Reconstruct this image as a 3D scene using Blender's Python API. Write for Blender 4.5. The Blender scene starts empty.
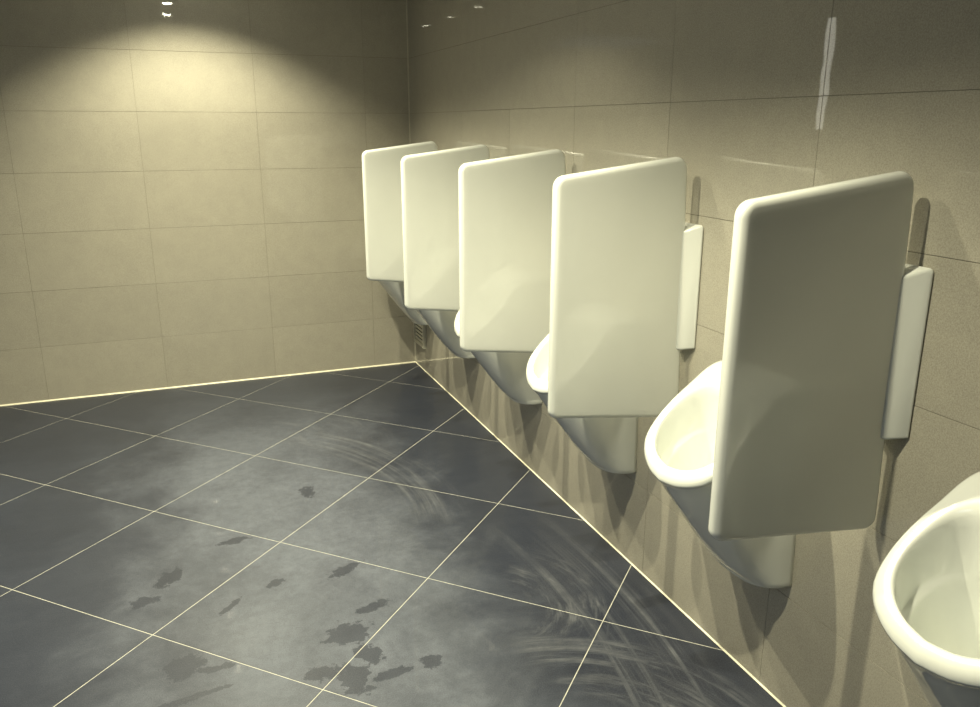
import bpy, bmesh, math, random
from mathutils import Vector, Matrix
random.seed(7)
C = bpy.context.scene.collection
sc = bpy.context.scene

# ------------------------------------------------------------------ camera, world, exposure
EYE = 1.451
XR, YB = 1.357, 4.745            # urinal wall plane, end wall plane
XL, YF, ZC = -3.3, -1.3, 2.406   # opposite wall, wall behind the camera, ceiling
R = Matrix(((0.9309564506623822, -0.09828215338219438, 0.35165424111854304),
            (-0.365126895770281, -0.2547009804841322, 0.8954383063760339),
            (0.0015610750327546136, -0.9620124889350349, -0.2730009783457957)))
cam = bpy.data.cameras.new('camera')
cam.sensor_width = 36.0
cam.lens = 36.0 * 806.84 / 980.0
cam.clip_start = 0.02
cam_o = bpy.data.objects.new('camera', cam); C.objects.link(cam_o)
rc, dn, fw = R.col[0], R.col[1], R.col[2]
M = Matrix((( rc[0], -dn[0], -fw[0], 0), (rc[1], -dn[1], -fw[1], 0), (rc[2], -dn[2], -fw[2], EYE), (0, 0, 0, 1)))
cam_o.matrix_world = M
sc.camera = cam_o
w = bpy.data.worlds.new('world'); sc.world = w; w.use_nodes = True
w.node_tree.nodes['Background'].inputs[0].default_value = (0.75, 0.82, 0.9, 1)
w.node_tree.nodes['Background'].inputs[1].default_value = 0.02
sc.view_settings.view_transform = 'Standard'
sc.view_settings.look = 'None'
sc.view_settings.gamma = 1.0
sc.view_settings.use_curve_mapping = False
sc.view_settings.exposure = 1.29
sc.cycles.use_denoising = True
sc.cycles.max_bounces = 8
sc.cycles.diffuse_bounces = 5
sc.cycles.glossy_bounces = 5
sc.cycles.sample_clamp_indirect = 3.0

LAMP_X = 0.14
LAMP_YS = [1.165 + 0.735 * k for k in range(5)]
LAMP_W = 57.0
LAMP_COL = (1.0, 0.94, 0.66)

# ------------------------------------------------------------------ helpers
def new_mat(name):
    m = bpy.data.materials.new(name); m.use_nodes = True
    return m, m.node_tree, m.node_tree.nodes['Principled BSDF']

def nd(t, typ, **kw):
    n = t.nodes.new(typ)
    for k, v in kw.items(): setattr(n, k, v)
    return n

def math_n(t, op, a, b=None, clamp=False):
    n = t.nodes.new('ShaderNodeMath'); n.operation = op; n.use_clamp = clamp
    for i, v in enumerate((a, b)):
        if v is None: continue
        if hasattr(v, 'links'): t.links.new(v, n.inputs[i])
        else: n.inputs[i].default_value = v
    return n.outputs[0]

def ramp(t, fac, stops):
    n = t.nodes.new('ShaderNodeValToRGB')
    while len(n.color_ramp.elements) < len(stops): n.color_ramp.elements.new(0.5)
    for e, (p, c) in zip(n.color_ramp.elements, stops):
        e.position = p; e.color = (*c, 1) if len(c) == 3 else c
    t.links.new(fac, n.inputs[0])
    return n.outputs[0]

def sstep(t, v, lo, hi, a=0.0, b=1.0):
    n = t.nodes.new('ShaderNodeMapRange'); n.interpolation_type = 'SMOOTHSTEP'
    t.links.new(v, n.inputs[0])
    for i, x in enumerate((lo, hi, a, b)): n.inputs[i + 1].default_value = x
    return n.outputs[0]

def noise(t, vec, scale, detail=4, rough=0.55, dist=0.0, typ='FBM'):
    n = t.nodes.new('ShaderNodeTexNoise')
    n.inputs['Scale'].default_value = scale; n.inputs['Detail'].default_value = detail
    n.inputs['Roughness'].default_value = rough; n.inputs['Distortion'].default_value = dist
    t.links.new(vec, n.inputs['Vector'])
    return n.outputs['Fac']

def mix(t, fac, a, b, mode='MIX'):
    n = t.nodes.new('ShaderNodeMix'); n.data_type = 'RGBA'; n.blend_type = mode
    if hasattr(fac, 'links'): t.links.new(fac, n.inputs[0])
    else: n.inputs[0].default_value = fac
    for i, v in ((6, a), (7, b)):
        if hasattr(v, 'links'): t.links.new(v, n.inputs[i])
        else: n.inputs[i].default_value = (*v, 1)
    return n.outputs[2]

def pos(t):
    return t.nodes.new('ShaderNodeNewGeometry').outputs['Position']

def mapped(t, vec, scale=(1, 1, 1), rot=(0, 0, 0), loc=(0, 0, 0)):
    n = t.nodes.new('ShaderNodeMapping'); t.links.new(vec, n.inputs[0])
    n.inputs['Scale'].default_value = scale; n.inputs['Rotation'].default_value = rot; n.inputs['Location'].default_value = loc
    return n.outputs[0]

def link_mesh(name, bm, m, parent=None, smooth=False, loc=None):
    me = bpy.data.meshes.new(name)
    bm.to_mesh(me); bm.free()
    if m: me.materials.append(m)
    if smooth:
        for p in me.polygons: p.use_smooth = True
    o = bpy.data.objects.new(name, me); C.objects.link(o)
    if parent: o.parent = parent
    if loc: o.location = loc
    return o

def thing(name, label, cat, loc, group=None):
    o = bpy.data.objects.new(name, None); C.objects.link(o)
    o.empty_display_size = 0.1
    o.location = loc; o['label'] = label; o['category'] = cat
    if group: o['group'] = group
    return o

def structure(o):
    o['kind'] = 'structure'; return o

def copy_tree(o, parent=None):
    c = o.copy(); C.objects.link(c); c.parent = parent
    for ch in list(o.children): copy_tree(ch, c)
    return c

def add_box(bm, x0, x1, y0, y1, z0, z1):
    vs = [bm.verts.new(p) for p in ((x0,y0,z0),(x1,y0,z0),(x1,y1,z0),(x0,y1,z0),(x0,y0,z1),(x1,y0,z1),(x1,y1,z1),(x0,y1,z1))]
    for f in ((3,2,1,0),(4,5,6,7),(0,1,5,4),(1,2,6,5),(2,3,7,6),(3,0,4,7)): bm.faces.new([vs[i] for i in f])

def bevel_all(bm, w_, seg=2):
    bmesh.ops.bevel(bm, geom=list(bm.edges), offset=w_, segments=seg, affect='EDGES', profile=0.5)

def box_obj(name, b, m, parent=None, bev=0.0, smooth=False):
    bm = bmesh.new(); add_box(bm, *b)
    if bev: bevel_all(bm, bev)
    return link_mesh(name, bm, m, parent, smooth)

# ------------------------------------------------------------------ materials
def make_wall_tile():
    m, t, b = new_mat('polished_stone_tile')
    p = pos(t)
    big = noise(t, p, 1.6, 3)
    mid = noise(t, p, 14, 5, 0.65)
    fine = noise(t, p, 330, 2, 0.7)
    base = ramp(t, big, [(0.3, (0.375, 0.350, 0.290)), (0.7, (0.430, 0.402, 0.330))])
    c = mix(t, 0.55, base, ramp(t, mid, [(0.35, (0.345, 0.322, 0.270)), (0.7, (0.47, 0.44, 0.36))]))
    c = mix(t, 0.55, c, ramp(t, fine, [(0.3, (0.26, 0.24, 0.20)), (0.5, (0.41, 0.385, 0.32)), (0.72, (0.56, 0.53, 0.44))]))
    oi = nd(t, 'ShaderNodeObjectInfo')
    c = mix(t, 1.0, c, ramp(t, oi.outputs['Random'], [(0, (0.95, 0.95, 0.95)), (1, (1.0, 1.0, 1.0))]), 'MULTIPLY')
    t.links.new(c, b.inputs['Base Color'])
    b.inputs['Roughness'].default_value = 0.42
    b.inputs['Specular IOR Level'].default_value = 0.35
    b.inputs['Coat Weight'].default_value = 1.0
    b.inputs['Coat Roughness'].default_value = 0.02
    b.inputs['Coat IOR'].default_value = 1.5
    bp = nd(t, 'ShaderNodeBump'); bp.inputs['Strength'].default_value = 0.25; bp.inputs['Distance'].default_value = 0.0006
    t.links.new(noise(t, p, 9, 2), bp.inputs['Height'])
    t.links.new(bp.outputs[0], b.inputs['Coat Normal'])
    return m

def blob(t, px, py, p, nz, x, y, rx, ry, ang=0.0):
    dx = math_n(t, 'SUBTRACT', px, x); dy = math_n(t, 'SUBTRACT', py, y)
    ca, sa = math.cos(ang), math.sin(ang)
    u = math_n(t, 'DIVIDE', math_n(t, 'ADD', math_n(t, 'MULTIPLY', dx, ca), math_n(t, 'MULTIPLY', dy, sa)), rx)
    v = math_n(t, 'DIVIDE', math_n(t, 'SUBTRACT', math_n(t, 'MULTIPLY', dy, ca), math_n(t, 'MULTIPLY', dx, sa)), ry)
    d = math_n(t, 'SQRT', math_n(t, 'ADD', math_n(t, 'MULTIPLY', u, u), math_n(t, 'MULTIPLY', v, v)))
    d = math_n(t, 'ADD', d, nz)
    return sstep(t, d, 0.92, 1.06, 1.0, 0.0)

def make_floor_tile():
    m, t, b = new_mat('dark_slate_tile')
    p = pos(t)
    sx = nd(t, 'ShaderNodeSeparateXYZ'); t.links.new(p, sx.inputs[0])
    px, py = sx.outputs[0], sx.outputs[1]
    cloud = noise(t, p, 2.2, 6, 0.62, 0.6)
    vein = noise(t, mapped(t, p, (1, 3.2, 1), (0, 0, 0.6)), 3.5, 8, 0.7, 1.6)
    fine = noise(t, p, 300, 2, 0.7)
    c = ramp(t, cloud, [(0.28, (0.011, 0.015, 0.032)), (0.5, (0.019, 0.025, 0.048)), (0.75, (0.033, 0.040, 0.068))])
    c = mix(t, 0.45, c, ramp(t, vein, [(0.35, (0.012, 0.015, 0.024)), (0.62, (0.030, 0.034, 0.046)), (0.8, (0.060, 0.065, 0.078))]))
    c = mix(t, 0.45, c, ramp(t, fine, [(0.3, (0.006, 0.008, 0.014)), (0.5, (0.026, 0.030, 0.042)), (0.7, (0.07, 0.072, 0.085))]))
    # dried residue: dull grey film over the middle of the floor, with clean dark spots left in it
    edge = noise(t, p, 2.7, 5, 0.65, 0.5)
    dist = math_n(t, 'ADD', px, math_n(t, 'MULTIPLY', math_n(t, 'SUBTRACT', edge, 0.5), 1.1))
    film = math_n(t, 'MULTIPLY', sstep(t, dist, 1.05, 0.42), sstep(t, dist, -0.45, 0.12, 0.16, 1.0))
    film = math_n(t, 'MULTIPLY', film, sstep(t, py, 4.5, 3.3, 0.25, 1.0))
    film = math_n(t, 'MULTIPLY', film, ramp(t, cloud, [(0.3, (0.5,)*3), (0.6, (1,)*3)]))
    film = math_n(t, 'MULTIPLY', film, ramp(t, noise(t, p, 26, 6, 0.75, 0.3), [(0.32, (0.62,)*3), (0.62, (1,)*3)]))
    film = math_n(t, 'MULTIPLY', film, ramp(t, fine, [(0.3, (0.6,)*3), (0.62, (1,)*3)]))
    nz = math_n(t, 'MULTIPLY', math_n(t, 'SUBTRACT', noise(t, p, 24, 6, 0.7), 0.5), 3.4)
    spots = [(0.37,2.08,.065,.05,0), (0.48,2.19,.06,.022,.2), (0.345,1.875,.04,.065,0), (0.44,1.86,.05,.018,0.1), (0.40,1.97,.03,.06,0.4),
             (0.265,1.93,.045,.03,0), (-0.09,2.095,.055,.06,0), (-0.02,2.06,.06,.015,-.1), (-0.10,1.95,.12,.012,0.15),
             (-0.12,2.60,.035,.06,-.4), (-0.20,2.48,.04,.03,0), (0.43,2.44,.06,.025,.5), (1.085,2.45,.05,.06,.3), (0.41,3.09,.03,.05,0),
             (0.10,2.78,.05,.02,.2), (0.56,1.87,.03,.03,0), (0.2,2.44,.03,.02,.5), (0.05,2.35,.05,.012,.8)]
    sp = None
    for s in spots:
        v = blob(t, px, py, p, nz, *s)
        sp = v if sp is None else math_n(t, 'MAXIMUM', sp, v)
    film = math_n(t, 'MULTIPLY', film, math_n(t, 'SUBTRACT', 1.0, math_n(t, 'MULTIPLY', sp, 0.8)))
    # mop strokes: bundles of thin arcs sweeping along the urinal wall
    def arcs(cx, cy, r0, r1, a0, a1, k, seed, thr=0.52):
        dx = math_n(t, 'SUBTRACT', px, cx); dy = math_n(t, 'SUBTRACT', py, cy)
        r = math_n(t, 'SQRT', math_n(t, 'ADD', math_n(t, 'MULTIPLY', dx, dx), math_n(t, 'MULTIPLY', dy, dy)))
        a = math_n(t, 'ARCTAN2', dy, dx)
        cv = nd(t, 'ShaderNodeCombineXYZ')
        t.links.new(math_n(t, 'MULTIPLY', r, k), cv.inputs[0]); t.links.new(math_n(t, 'MULTIPLY', a, 1.1), cv.inputs[1]); cv.inputs[2].default_value = seed
        n = noise(t, cv.outputs[0], 1.0, 4, 0.7, 0.25)
        msk = math_n(t, 'MULTIPLY', sstep(t, r, r0, r0 + 0.05), sstep(t, r, r1, r1 - 0.07))
        msk = math_n(t, 'MULTIPLY', msk, math_n(t, 'MULTIPLY', sstep(t, a, a0, a0 + 0.3), sstep(t, a, a1, a1 - 0.3)))
        return math_n(t, 'MULTIPLY', msk, sstep(t, n, thr - 0.06, thr + 0.22))
    s1 = arcs(-0.235, 2.877, 0.98, 1.24, -0.30, 1.0, 26, 1.3, 0.47)
    s2 = arcs(-1.5, 2.05, 2.48, 2.84, -0.42, 0.24, 22, 4.1, 0.49)
    s3 = arcs(0.80, 2.05, 0.12, 0.42, -1.2, 1.0, 26, 7.7, 0.52)
    s4 = arcs(0.75, 1.30, 0.30, 0.62, -0.6, 1.6, 24, 9.9, 0.5)
    s5 = arcs(0.2, 3.6, 0.15, 0.75, -0.2, 1.5, 16, 2.9, 0.55)
    st = math_n(t, 'MAXIMUM', math_n(t, 'MAXIMUM', s1, s2), math_n(t, 'MAXIMUM', s3, math_n(t, 'MAXIMUM', s4, math_n(t, 'MULTIPLY', s5, 0.6))))
    st = math_n(t, 'MULTIPLY', st, ramp(t, noise(t, p, 5, 5, 0.7), [(0.35, (0.2,)*3), (0.65, (1,)*3)]))
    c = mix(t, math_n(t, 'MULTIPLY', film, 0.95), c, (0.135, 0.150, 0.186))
    c = mix(t, math_n(t, 'MULTIPLY', st, 0.72), c, (0.17, 0.178, 0.195))
    t.links.new(c, b.inputs['Base Color'])
    ro = math_n(t, 'ADD', 0.40, math_n(t, 'MULTIPLY', film, 0.14))
    t.links.new(ro, b.inputs['Roughness'])
    b.inputs['Specular IOR Level'].default_value = 0.3
    b.inputs['Coat Weight'].default_value = 0.28
    b.inputs['Coat Roughness'].default_value = 0.02
    bp = nd(t, 'ShaderNodeBump'); bp.inputs['Strength'].default_value = 0.35; bp.inputs['Distance'].default_value = 0.0015
    t.links.new(mix(t, 0.5, noise(t, p, 12, 6, 0.65), noise(t, p, 90, 3, 0.6)), bp.inputs['Height'])
    t.links.new(bp.outputs[0], b.inputs['Normal'])
    return m

def plain(name, col, rough=0.5, spec=0.5, metal=0.0, coat=0.0, vary=0.06, scale=30):
    m, t, b = new_mat(name)
    p = pos(t)
    lo = tuple(x * (1 - vary) for x in col); hi = tuple(min(1, x * (1 + vary)) for x in col)
    t.links.new(ramp(t, noise(t, p, scale, 4), [(0.3, lo), (0.7, hi)]), b.inputs['Base Color'])
    b.inputs['Roughness'].default_value = rough
    b.inputs['Specular IOR Level'].default_value = spec
    b.inputs['Metallic'].default_value = metal
    b.inputs['Coat Weight'].default_value = coat
    b.inputs['Coat Roughness'].default_value = 0.03
    return m

WALL = make_wall_tile()
FLOOR = make_floor_tile()
CERAMIC = plain('white_glazed_ceramic', (0.78, 0.80, 0.76), 0.22, 0.5, 0, 0.9, 0.015, 6)
GROUT_D = plain('dark_joint', (0.22, 0.21, 0.17), 0.9, 0.2)
GROUT_L = plain('pale_joint', (0.48, 0.475, 0.42), 0.8, 0.3, vary=0.12, scale=25)
SILICONE = plain('pale_silicone', (0.86, 0.82, 0.64), 0.45, 0.4)
SILICONE_D = plain('greige_silicone', (0.50, 0.47, 0.38), 0.5, 0.4)
PLASTER = plain('ceiling_paint', (0.45, 0.44, 0.40), 0.9, 0.2)
STEEL = plain('brushed_steel', (0.55, 0.54, 0.50), 0.35, 0.5, 1.0)
GRILLE = plain('vent_enamel', (0.78, 0.75, 0.62), 0.45, 0.4)
DARK = plain('dark_void', (0.012, 0.012, 0.012), 0.9, 0.1)
DOORP = plain('door_laminate', (0.16, 0.155, 0.14), 0.5, 0.4)
def emis(name, col, s):
    m, t, b = new_mat(name)
    n = noise(t, pos(t), 3, 2)
    t.links.new(ramp(t, n, [(0, tuple(x * .95 for x in col)), (1, col)]), b.inputs['Emission Color'])
    b.inputs['Base Color'].default_value = (0.6, 0.6, 0.6, 1)
    b.inputs['Emission Strength'].default_value = s
    return m
LAMPGLOW = emis('lamp_glow', (1.0, 0.95, 0.72), 46.0)
LITCOOL = emis('cool_fill_glow', (0.60, 0.76, 1.0), 1.25)  # glow of the added, unseen fill panel
LITGAP = emis('door_gap_glow', (1.0, 0.97, 0.82), 1.35)  # glow in place of light through the door gap

# ------------------------------------------------------------------ room shell
def shell(name, b, m):
    return structure(box_obj(name, b, m))
RW, RF = 0.002, 0.0008     # joint recess depth, walls and floor
floor = shell('floor', (XL - .1, XR + .1, YF - .1, YB + .1, -.15, -RF), GROUT_L)
wall_right = shell('wall_right', (XR + RW, XR + .12, YF - .1, YB + .1, -.0, ZC), GROUT_D)
# end wall with an opening for the glowing strip beside the door
bm = bmesh.new()
GX0, GX1, GZ = -1.74, -1.645, 2.17
DX0, DX1, DZ = -2.80, -1.86, 2.10
y0, y1 = YB + RW, YB + .12
add_box(bm, GX1, XR + RW, y0, y1, 0, ZC)
add_box(bm, DX1, GX0, y0, y1, 0, ZC)
add_box(bm, GX0, GX1, y0, y1, GZ, ZC)
add_box(bm, GX0, GX1, y0, y1, 0, 1.40)
add_box(bm, DX0, DX1, y0, y1, DZ, ZC)
add_box(bm, XL, DX0, y0, y1, 0, ZC)
wall_back = structure(link_mesh('wall_back', bm, GROUT_D))
wall_left = shell('wall_left', (XL - .12, XL, YF - .1, YB + .12, 0, ZC), plain('painted_wall', (0.34, 0.32, 0.27), 0.6, 0.4))
wall_front = shell('wall_front', (XL, XR + RW, YF - .12, YF, 0, ZC), plain('painted_end_wall', (0.34, 0.32, 0.27), 0.6, 0.4))
# ceiling with real openings for the lamps
CT = 0.09
bm = bmesh.new()
def ceil_grid(bm):
    hr = 0.045
    ys = [YF - .1]
    for ly in LAMP_YS: ys += [ly - hr, ly + hr]
    ys.append(YB + .12)
    add_box(bm, XL - .1, LAMP_X - hr, YF - .1, YB + .12, ZC, ZC + CT)
    add_box(bm, LAMP_X + hr, XR + .12, YF - .1, YB + .12, ZC, ZC + CT)
    for i in range(0, len(ys) - 1, 2): add_box(bm, LAMP_X - hr, LAMP_X + hr, ys[i], ys[i + 1], ZC, ZC + CT)
    add_box(bm, LAMP_X - hr, LAMP_X + hr, YF, YB, ZC + CT, ZC + CT + .02)
ceil_grid(bm)
ceiling = structure(link_mesh('ceiling', bm, PLASTER))

# tiles: clipped convex polygons with a small chamfer
def clip(poly, a, b, c):            # keep a*x + b*y <= c
    out = []
    for i in range(len(poly)):
        p, q = poly[i], poly[(i + 1) % len(poly)]
        dp, dq = a * p[0] + b * p[1] - c, a * q[0] + b * q[1] - c
        if dp <= 0: out.append(p)
        if (dp < 0 < dq) or (dq < 0 < dp):
            k = dp / (dp - dq); out.append((p[0] + k * (q[0] - p[0]), p[1] + k * (q[1] - p[1])))
    return out

def inset(poly, d):
    n = len(poly); out = poly
    for i in range(n):
        (x0, y0), (x1, y1) = poly[i], poly[(i + 1) % n]
        l = math.hypot(x1 - x0, y1 - y0)
        if l < 1e-6: continue
        nx, ny = (y1 - y0) / l, -(x1 - x0) / l
        out = clip(out, nx, ny, nx * x0 + ny * y0 - d)
        if len(out) < 3: return []
    return out

mesh_cache = {}
def tile(kind, poly, frame, depth, mat, parent, cham=0.0008, tilt=0.0):
    """poly in (u,v); frame = (origin, U, V, N): tile face lies at N=0, body goes to -depth"""
    cx = sum(p[0] for p in poly) / len(poly); cy = sum(p[1] for p in poly) / len(poly)
    loc = [(round(p[0] - cx, 4), round(p[1] - cy, 4)) for p in poly]
    O, U, V, N = frame
    key = (kind, tuple(loc))
    if key not in mesh_cache:
        top = inset(loc, cham)
        if len(top) != len(loc): return None
        me = bpy.data.meshes.new(kind)
        n = len(loc); vs = []
        for (pl, h) in ((loc, -depth), (loc, -cham * .8), (top, 0.0)):
            for (u, v) in pl: vs.append(U * u + V * v + N * h)
        # align inset ring start with outer ring
        best = min(range(n), key=lambda k: (top[k][0] - loc[0][0])**2 + (top[k][1] - loc[0][1])**2)
        idx = lambda r, i: r * n + ((i + best) % n if r == 2 else i % n)
        fs = [[idx(2, i) for i in range(n)]]
        for r in (0, 1):
            for i in range(n): fs.append([idx(r, i), idx(r, i + 1), idx(r + 1, i + 1), idx(r + 1, i)])
        me.from_pydata([tuple(v) for v in vs], [], fs); me.materials.append(mat); me.update()
        bm_ = bmesh.new(); bm_.from_mesh(me)
        bm_.normal_update()
        tf = max(bm_.faces, key=lambda f: f.calc_area())
        if tf.normal.dot(N) < 0: bmesh.ops.reverse_faces(bm_, faces=bm_.faces)
        bm_.to_mesh(me); bm_.free()
        mesh_cache[key] = me
    o = bpy.data.objects.new('tile', mesh_cache[key]); C.objects.link(o); o.parent = parent
    o.location = O + U * cx + V * cy
    if tilt:
        o.rotation_euler = tuple(random.uniform(-tilt, tilt) * (1 - abs(N[i])) for i in range(3))
    return o

ex, ey, ez = Vector((1, 0, 0)), Vector((0, 1, 0)), Vector((0, 0, 1))
JW = 0.0006
JU = 0.0004
ROW = 0.3025
def wall_tiles(us, vs, frame, parent, holes=()):
    for i in range(len(us) - 1):
        for j in range(len(vs) - 1):
            u0, u1, v0, v1 = us[i] + JU, us[i + 1] - JU, vs[j] + JW, vs[j + 1] - JW
            rects = [(u0, u1, v0, v1)]
            for (a, b, top) in holes:
                nr = []
                for (p, q, r_, s) in rects:
                    if q <= a or p >= b or r_ >= top: nr.append((p, q, r_, s)); continue
                    if p < a: nr.append((p, a, r_, s))
                    if q > b: nr.append((b, q, r_, s))
                    if s > top: nr.append((max(p, a), min(q, b), top, s))
                rects = nr
            for (p, q, r_, s) in rects:
                if q - p < .02 or s - r_ < .02: continue
                tile('wall_tile', [(p, r_), (q, r_), (q, s), (p, s)], frame, RW, WALL, parent, 0.0005, 0.0009)
rows = [0.004] + [ROW * k for k in range(1, 8)] + [ZC]
yv = [YF] + [1.461 + .5925 * k for k in range(-4, 6)] + [YB]
wall_tiles(yv, rows, (Vector((XR, 0, 0)), ey, ez, -ex), wall_right)
xv = [XL] + [-.112 + .603 * k for k in range(-5, 3)] + [XR]
wall_tiles(xv, rows, (Vector((0, YB, 0)), ex, ez, -ey), wall_back, ((GX0, GX1, GZ), (DX0 - .0, DX1 + .0, DZ)))

# floor: 0.6 m squares laid diagonally; a grid crossing lies on the measured point
S = 0.6
cross = Vector((-0.1170 * EYE, 0.9907 * EYE))
dA = Vector((math.cos(math.radians(45.1)), math.sin(math.radians(45.1))))
dB = Vector((-dA.y, dA.x))
jf = 0.0014
for i in range(-12, 14):
    for j in range(-12, 14):
        o_ = cross + dA * (i * S) + dB * (j * S)
        pl = [o_ + dA * a + dB * b for a, b in ((jf, jf), (S - jf, jf), (S - jf, S - jf), (jf, S - jf))]
        pl = [(p.x, p.y) for p in pl]
        for a, b, c in ((1, 0, XR - .003), (-1, 0, -XL - .003), (0, 1, YB - .003), (0, -1, -YF - .003)):
            pl = clip(pl, a, b, c)
            if len(pl) < 3: break
        if len(pl) < 3: continue
        q = []
        for p in pl:
            if not q or math.hypot(p[0] - q[-1][0], p[1] - q[-1][1]) > .004: q.append(p)
        if len(q) > 2 and math.hypot(q[0][0] - q[-1][0], q[0][1] - q[-1][1]) <= .004: q.pop()
        ar = abs(sum(q[k][0] * q[(k + 1) % len(q)][1] - q[(k + 1) % len(q)][0] * q[k][1] for k in range(len(q)))) / 2
        if len(q) < 3 or ar < 4e-4: continue
        tile('floor_tile', q, (Vector((0, 0, 0)), ex, ey, ez), RF, FLOOR, floor, 0.0006)

# silicone beads in the corners
def bead(name, p0, p1, u, v, r, m):
    bm = bmesh.new(); rings = []
    for p in (p0, p1):
        ring = [bm.verts.new(p)]
        for k in range(5):
            a = math.pi / 2 * k / 4
            s = 1 - 0.25 * math.sin(2 * a)
            ring.append(bm.verts.new(p + u * (r * math.cos(a) * s) + v * (r * math.sin(a) * s)))
        rings.append(ring)
    n = len(rings[0])
    for i in range(n): bm.faces.new([rings[0][i], rings[0][(i + 1) % n], rings[1][(i + 1) % n], rings[1][i]])
    bm.faces.new(rings[0][::-1]); bm.faces.new(rings[1])
    bmesh.ops.recalc_face_normals(bm, faces=bm.faces)
    return structure(link_mesh(name, bm, m))
bead('trim_1', Vector((XR, YF, 0)), Vector((XR, YB, 0)), -ex, ez, .004, SILICONE)
bead('trim_2', Vector((DX1 + .02, YB, 0)), Vector((XR, YB, 0)), -ey, ez, .0065, SILICONE)
bead('trim_3', Vector((XR, YB, 0.01)), Vector((XR, YB, ZC)), -ey, -ex, .006, SILICONE_D)

# door, and added glowing strip standing in for light through its gap (reflected only)
door = structure(box_obj('door_1', (DX0 + .04, DX1 - .04, YB + .03, YB + .07, .006, DZ - .04), DOORP, bev=.002))
bm = bmesh.new()
add_box(bm, DX0, DX0 + .04, YB - .01, YB + .12, 0, DZ); add_box(bm, DX1 - .04, DX1, YB - .01, YB + .12, 0, DZ); add_box(bm, DX0 + .04, DX1 - .04, YB - .01, YB + .12, DZ - .04, DZ)
link_mesh('door_frame', bm, STEEL, door)
bm = bmesh.new()
add_box(bm, DX1 - .13, DX1 - .11, YB - .02, YB + .03, 1.03, 1.05); add_box(bm, DX1 - .25, DX1 - .11, YB - .035, YB - .02, 1.03, 1.05)
link_mesh('door_handle', bm, STEEL, door)
gap_o = structure(box_obj('lit_gap_1', (GX0, GX1, YB + .001, YB + .02, 1.42, GZ), LITGAP))
bm = bmesh.new(); add_box(bm, GX0, GX1, YB + .0, YB + .07, 1.40, 1.42)
link_mesh('lit_gap_sill', bm, STEEL, gap_o)

# ------------------------------------------------------------------ ceiling lamps
def lathe(prof, n=32):
    bm = bmesh.new(); rings = []
    for (r, z) in prof:
        rings.append([bm.verts.new((r * math.cos(2 * math.pi * k / n), r * math.sin(2 * math.pi * k / n), z)) for k in range(n)])
    for a, b in zip(rings[:-1], rings[1:]):
        for k in range(n): bm.faces.new([a[k], a[(k + 1) % n], b[(k + 1) % n], b[k]])
    return bm, rings
lamp_words = ['above the nearest divider', 'above the second divider from the front', 'above the middle divider', 'above the fourth divider from the front', 'nearest the end wall']
def make_lamp(k, y):
    t = thing('ceiling_downlight', 'small round recessed ceiling downlight ' + lamp_words[k], 'ceiling light', (LAMP_X, y, ZC), 'downlights in a row over the urinals')
    bm, rg = lathe([(.044, .030), (.040, .0), (.042, -.004), (.056, -.004), (.058, 0.0)])
    link_mesh('trim_ring', bm, STEEL, t, True)
    bm, rg = lathe([(.0395, .012), (.0395, -.001), (.036, -.006), (.027, -.0095), (.014, -.0115), (.004, -.012)]); bm.faces.new(rg[-1]); bm.faces.new(rg[0][::-1])
    bmesh.ops.recalc_face_normals(bm, faces=bm.faces)
    link_mesh('lamp', bm, LAMPGLOW, t)
    l = bpy.data.lights.new('lamp_light', 'SPOT')
    l.energy = LAMP_W; l.color = LAMP_COL; l.spot_size = math.radians(116); l.spot_blend = 0.56; l.shadow_soft_size = 0.012
    lo = bpy.data.objects.new('lamp_light', l); C.objects.link(lo); lo.parent = t; lo.location = (0, 0, -0.03)
for k, y in enumerate(LAMP_YS): make_lamp(k, y)

# added fill light: dim cool panel out of view, lifting the darker surfaces
PX, PY = -2.3, 0.5
t = thing('added_fill_panel', 'added square cool fill panel, unseen, over the far left of the room', 'ceiling light', (PX, PY, ZC))
bm = bmesh.new()
for b in ((-.61, .61, -.61, -.59), (-.61, .61, .59, .61), (-.61, -.59, -.59, .59), (.59, .61, -.59, .59)): add_box(bm, b[0], b[1], b[2], b[3], -.012, 0)
link_mesh('fill_frame', bm, STEEL, t)
box_obj('fill_face', (-.59, .59, -.59, .59, -.006, -.001), LITCOOL, t)
# ------------------------------------------------------------------ urinals
def catmull(pts, per):
    out = []
    P = [pts[0]] + pts + [pts[-1]]
    for i in range(1, len(P) - 2):
        for s in range(per):
            t = s / per
            out.append(tuple(0.5 * ((2 * P[i][k]) + (-P[i-1][k] + P[i+1][k]) * t + (2*P[i-1][k] - 5*P[i][k] + 4*P[i+1][k] - P[i+2][k]) * t*t + (-P[i-1][k] + 3*P[i][k] - 3*P[i+1][k] + P[i+2][k]) * t**3) for k in range(2)))
    out.append(pts[-1]); return out

def resample(pts, n):
    L = [0]
    for a, b in zip(pts[:-1], pts[1:]): L.append(L[-1] + math.dist(a, b))
    out = []; j = 0
    for i in range(n):
        s = L[-1] * i / (n - 1)
        while j < len(L) - 2 and L[j + 1] < s: j += 1
        f = (s - L[j]) / max(1e-9, L[j + 1] - L[j])
        out.append(tuple(pts[j][k] + f * (pts[j + 1][k] - pts[j][k]) for k in range(2)))
    return out

def smin(a, b, k=.035):
    h = max(k - abs(a - b), 0) / k
    return min(a, b) - h * h * k * .25
rim_z = lambda d: smin(.872, .972 - d)

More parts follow.
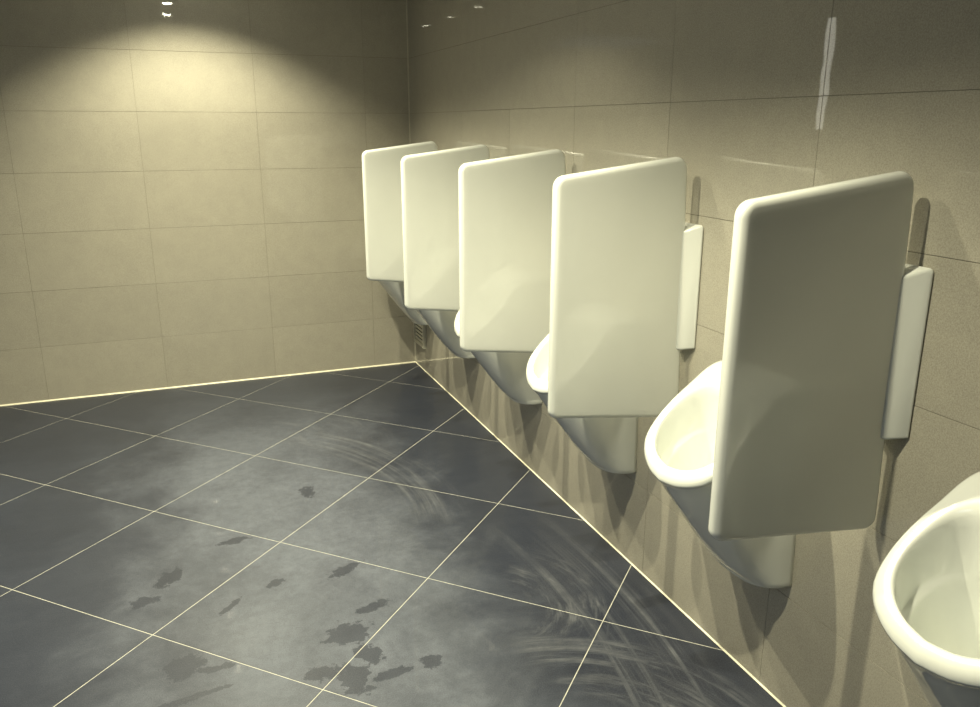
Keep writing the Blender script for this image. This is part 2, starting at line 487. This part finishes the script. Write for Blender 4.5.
def make_urinal(label):
    t = thing('urinal', label, 'urinal', (XR, 0, 0.336), 'row of wall-hung urinals')
    NF, NB = 65, 15
    half = [(0.129, 0), (.130, .05), (.131, .10), (.136, .14), (.145, .175), (.151, .215), (.148, .252), (.135, .281), (.104, .302), (.056, .318), (0, .325)]
    full = catmull(half, 6); full = full + [(-v, d) for v, d in full[-2::-1]]
    outer_f = resample(full, NF)
    # inner mouth: front follows the rim 38 mm in, back edge 78 mm off the wall
    ih = [(0.0, .138), (.045, .138), (.072, .142), (.094, .154), (.108, .172), (.117, .196), (.121, .222), (.116, .248), (.101, .269), (.077, .286), (.042, .298), (0, .303)]
    inn = catmull(ih, 6); inn = inn + [(-v, d) for v, d in inn[-2:0:-1]]
    def closed(frontpts, backpts): return frontpts + backpts
    outer = outer_f + [(-.129 + .258 * (i + 1) / (NB + 1), 0.0) for i in range(NB)]
    # match the mouth points to the outer ring by angle about the bowl centre
    cen = (0, .21)
    def cast(poly, ang):
        dx, dy = math.cos(ang), math.sin(ang)
        for a, b in zip(poly, poly[1:] + poly[:1]):
            ex_, ey_ = b[0] - a[0], b[1] - a[1]
            den = dx * ey_ - dy * ex_
            if abs(den) < 1e-12: continue
            tt = ((a[0] - cen[0]) * ey_ - (a[1] - cen[1]) * ex_) / den
            uu = ((a[0] - cen[0]) * dy - (a[1] - cen[1]) * dx) / den
            if tt > 0 and -1e-6 <= uu <= 1 + 1e-6: return (cen[0] + dx * tt, cen[1] + dy * tt)
        return cen
    mouth = [cast(inn, math.atan2(d - cen[1], v)) for v, d in outer]
    n = len(outer)
    # outline normals of the outer ring
    nor = []
    for i in range(n):
        a, b = outer[i - 1], outer[(i + 1) % n]
        tx, ty = b[0] - a[0], b[1] - a[1]; l = math.hypot(tx, ty)
        nx, ny = -ty / l, tx / l
        if nx * (outer[i][0] - cen[0]) + ny * (outer[i][1] - .12) < 0: nx, ny = -nx, -ny
        if outer[i][1] < 1e-6: ny = 0; nx = (1 if outer[i][0] > 0 else -1) if abs(outer[i][0]) > .128 else 0
        nor.append((nx, ny))
    bm = bmesh.new()
    Z0 = 0.336
    def ring(pts): return [bm.verts.new((-d - 0.0006, v, z - Z0)) for v, d, z in pts]
    rings = []
    # bottom outline of the body
    bot = []
    for i, (v, d) in enumerate(outer_f):
        th = math.pi * i / (NF - 1)
        bot.append((.129 * math.copysign(abs(math.cos(th)) ** .72, math.cos(th)), .100 * max(0, math.sin(th)) ** .75))
    bot += [(-.128 + .256 * (i + 1) / (NB + 1), 0.0) for i in range(NB)]
    mid = [(v + .0, d) for v, d in outer]
    # bottom cap rings
    for s in (.0, .5, .93):
        if s == 0.0: continue
        rings.append([(v * s, .045 + (d - .045) * s if d > 0 else 0.0, .336) for v, d in bot])
    rings.append([(v * .985, max(0, d - .004 if d > .004 else 0), .3385) for v, d in bot])
    rings.append([(v, d, .346) for v, d in bot])
    prof = [(.02, .035), (.05, .085), (.10, .145), (.17, .215), (.26, .305), (.38, .42), (.5, .53), (.65, .67), (.8, .81), (.9, .90), (.96, .95)]
    start = []
    for i in range(n):
        v, d = outer[i]; nx, ny = nor[i]
        sv, sd = v - .012 * nx, max(0, d - .012 * ny) if d > 1e-6 else 0.0
        start.append((sv, sd, rim_z(d) - .030))
    for u, a in prof:
        pts = []
        for i in range(n):
            sv, sd, sz = start[i]; bv, bd = bot[i]
            au = a
            # bottom outline reaches its depth smoothly; sides keep their width
            vv = bv + (sv - bv) * (a * .8 + .2 * min(1, u * 2.2)) 
            pts.append((vv, bd + (sd - bd) * au, .346 + (sz - .346) * u))
        rings.append(pts)
    rings.append(start)
    def rimring(tfrac, off, h, side=0):
        pts = []
        for i in range(n):
            v, d = outer[i]; mv, md = mouth[i]; nx, ny = nor[i]
            vv = v + (mv - v) * tfrac + nx * off; dd = d + (md - d) * tfrac + ny * off
            if d < 1e-6 and tfrac == 0: dd = 0.0
            pts.append((vv, max(0, dd), rim_z(max(0, dd)) - h))
        return pts
    rings.append(rimring(0, -.005, .0265)); rings.append(rimring(0, -.0012, .0225)); rings.append(rimring(0, 0, .017)); rings.append(rimring(0, 0, .0095))
    rings.append(rimring(.06, 0, .005)); rings.append(rimring(.16, 0, .0012)); rings.append(rimring(.32, 0, 0)); rings.append(rimring(.72, 0, 0))
    rings.append(rimring(.84, 0, .0015)); rings.append(rimring(.94, 0, .006)); rings.append(rimring(1.0, 0, .014))
    # bowl
    bowl0 = rimring(1.0, 0, .014)
    sink = []
    for i in range(n):
        a = math.atan2(outer[i][1] - cen[1], outer[i][0])
        sink.append((.056 * math.cos(a), .160 + .036 * math.sin(a)))
    for q, wq in ((.06, .015), (.15, .045), (.24, .08), (.30, .105), (.325, .125), (.338, .17), (.348, .25), (.36, .29), (.38, .31), (.48, .38), (.60, .47), (.72, .57), (.80, .645), (.86, .72), (.91, .81), (.96, .90), (.99, .96), (1.0, 1.0)):
        pts = []
        for i in range(n):
            v, d, z = bowl0[i]; s_, e_ = sink[i]
            pts.append((v + (s_ - v) * wq, d + (e_ - d) * wq, z + (.497 - z) * q))
        rings.append(pts)
    rings.append([(s_ * .4, .160 + (e_ - .160) * .4, .492) for s_, e_ in sink])
    VR = [ring(r) for r in rings]
    for a, b in zip(VR[:-1], VR[1:]):
        for i in range(n): bm.faces.new([a[i], a[(i + 1) % n], b[(i + 1) % n], b[i]])
    bm.faces.new(VR[0]); bm.faces.new(VR[-1])
    bmesh.ops.recalc_face_normals(bm, faces=bm.faces)
    body = link_mesh('bowl', bm, CERAMIC, t, True)
    body.data.polygons[len(body.data.polygons) - 1].use_smooth = True
    bm, rg = lathe([(.021, .000), (.021, .002), (.018, .004), (.012, .004), (.011, .0025)], 24); bm.faces.new(rg[-1]); bm.faces.new(rg[0][::-1])
    dr = link_mesh('drain_cover', bm, STEEL, t, True, loc=(-.1606, 0, .1565)); dr['label'] = 'round metal drain cover'
    return t

u_labels = ['white urinal at the near right, cut off by the picture edge, bowl not covered',
            'white urinal just behind the nearest divider, its bright oval rim half in view',
            'white urinal behind the second divider, only a rounded bright slice of rim showing',
            'white urinal behind the middle divider, a small bright slice of rim showing',
            'white urinal mostly hidden behind the fourth divider, its grey underside in view',
            'farthest white urinal, in the corner behind the last divider above the small vent']
UY = [.777 + .737 * k for k in range(6)]
proto = make_urinal(u_labels[0])
for k, y in enumerate(UY):
    o = proto if k == 0 else copy_tree(proto)
    o.location = (XR, y, 0.336); o['label'] = u_labels[k]

# ------------------------------------------------------------------ dividers
def rounded(poly, radii, seg=6):
    n = len(poly); out = []
    for i in range(n):
        p0, p, p1 = Vector(poly[i - 1]), Vector(poly[i]), Vector(poly[(i + 1) % n])
        a, b = (p0 - p).normalized(), (p1 - p).normalized()
        ang = a.angle(b); r = radii[i]
        c = p + (a + b).normalized() * (r / math.sin(ang / 2))
        tl = r / math.tan(ang / 2)
        s, e = p + a * tl, p + b * tl
        a0 = math.atan2(s.y - c.y, s.x - c.x); a1 = math.atan2(e.y - c.y, e.x - c.x)
        da = (a1 - a0 + math.pi) % (2 * math.pi) - math.pi
        for k in range(seg + 1):
            an = a0 + da * k / seg
            out.append((c.x + r * math.cos(an), c.y + r * math.sin(an)))
    return out

PT = 0.034
def make_divider(label):
    t = thing('urinal_divider', label, 'divider', (XR, 0, 0.62), 'row of white privacy dividers between the urinals')
    # outline in (depth from wall, z), counter-clockwise
    base = [(.014, .616), (.437, .668), (.437, 1.323), (.040, 1.373)]
    if sum(base[i][0]*base[(i+1)%4][1]-base[(i+1)%4][0]*base[i][1] for i in range(4)) < 0: base = base[::-1]
    rad = [.030, .026, .032, .034]
    br = .015
    bm = bmesh.new(); rings = []
    h = PT / 2
    steps = [(-h, .032)]
    for k in range(7):
        a = math.pi / 2 * k / 6
        steps.append((-h + br * (1 - math.sin(a)) if False else -h + br * (1 - math.cos(a)), br * (1 - math.sin(a))))
    steps = steps + [(-y, i) for y, i in steps[::-1]]
    for y, ins in steps:
        pl = base if ins == 0 else inset(base, ins)
        st = min(range(4), key=lambda k: math.dist(pl[k], base[0])); pl = pl[st:] + pl[:st]
        rr = [max(.003, r - ins) for r in rad]
        rings.append([bm.verts.new((-d, y, z - .62)) for d, z in rounded(pl, rr)])
    n = len(rings[0])
    for a, b in zip(rings[:-1], rings[1:]):
        for i in range(n): bm.faces.new([a[i], a[(i + 1) % n], b[(i + 1) % n], b[i]])
    bm.faces.new(rings[0]); bm.faces.new(rings[-1])
    bmesh.ops.recalc_face_normals(bm, faces=bm.faces)
    link_mesh('panel', bm, CERAMIC, t, True)
    # ceramic mounting foot against the wall: side outline in (depth, z), slightly thicker than the panel
    bm = bmesh.new(); rings = []
    fo = [(.0008, .836), (.044, .828), (.052, 1.166), (.0008, 1.190)]
    for y, ins in ((-.050, .006), (-.0488, .003), (-.046, .0009), (-.042, 0), (.042, 0), (.046, .0009), (.0488, .003), (.050, .006)):
        pl = fo if ins == 0 else inset(fo, ins)
        st = min(range(4), key=lambda k: math.dist(pl[k], fo[0])); pl = pl[st:] + pl[:st]
        rings.append([bm.verts.new((-d, y, z - .62)) for d, z in rounded(pl, [.002, .008, .020, .006], 6)])
        for v_ in rings[-1]: v_.co.y *= 1.06 - .76 * min(1, -v_.co.x / .052)
    n = len(rings[0])
    for a, b in zip(rings[:-1], rings[1:]):
        for i in range(n): bm.faces.new([a[i], a[(i + 1) % n], b[(i + 1) % n], b[i]])
    bm.faces.new(rings[0]); bm.faces.new(rings[-1])
    bmesh.ops.recalc_face_normals(bm, faces=bm.faces)
    link_mesh('wall_bracket', bm, CERAMIC, t, True)
    return t
d_labels = ['nearest white ceramic divider, the largest one, its near face in grey shade',
            'second white ceramic divider from the front, its face brightly lit',
            'middle white ceramic divider of the five',
            'fourth white ceramic divider from the front, last but one before the corner',
            'farthest white ceramic divider, standing next to the corner of the room']
proto = make_divider(d_labels[0])
for k, y in enumerate(LAMP_YS):
    o = proto if k == 0 else copy_tree(proto)
    o.location = (XR, y, 0.62); o['label'] = d_labels[k]

# ------------------------------------------------------------------ vent grille low on the urinal wall
t = thing('wall_vent', 'small louvred ventilation grille low on the urinal wall by the corner', 'vent', (XR, 4.62, .25))
ya, yb_, za, zb = -.11, .105, -.102, .100
bm = bmesh.new()
fr = .020
add_box(bm, -.016, -.0006, ya, yb_, za, za + fr); add_box(bm, -.016, -.0006, ya, yb_, zb - fr, zb)
add_box(bm, -.016, -.0006, ya, ya + fr, za + fr, zb - fr); add_box(bm, -.016, -.0006, yb_ - fr, yb_, za + fr, zb - fr)
link_mesh('frame', bm, GRILLE, t)
box_obj('backing', (-.003, -.0008, ya + fr, yb_ - fr, za + fr, zb - fr), DARK, t)
ns = 7
for k in range(ns):
    z = za + fr + (k + .5) * (zb - za - 2 * fr) / ns
    bm = bmesh.new(); add_box(bm, -.013, -.0045, ya + fr, yb_ - fr, -.0015, .0015)
    bmesh.ops.rotate(bm, verts=bm.verts, cent=(-.009, 0, 0), matrix=Matrix.Rotation(math.radians(-50), 3, 'Y'))
    bmesh.ops.scale(bm, verts=bm.verts, vec=(1, 1, 1.6))
    link_mesh('slat', bm, GRILLE, t, loc=(0, 0, z))
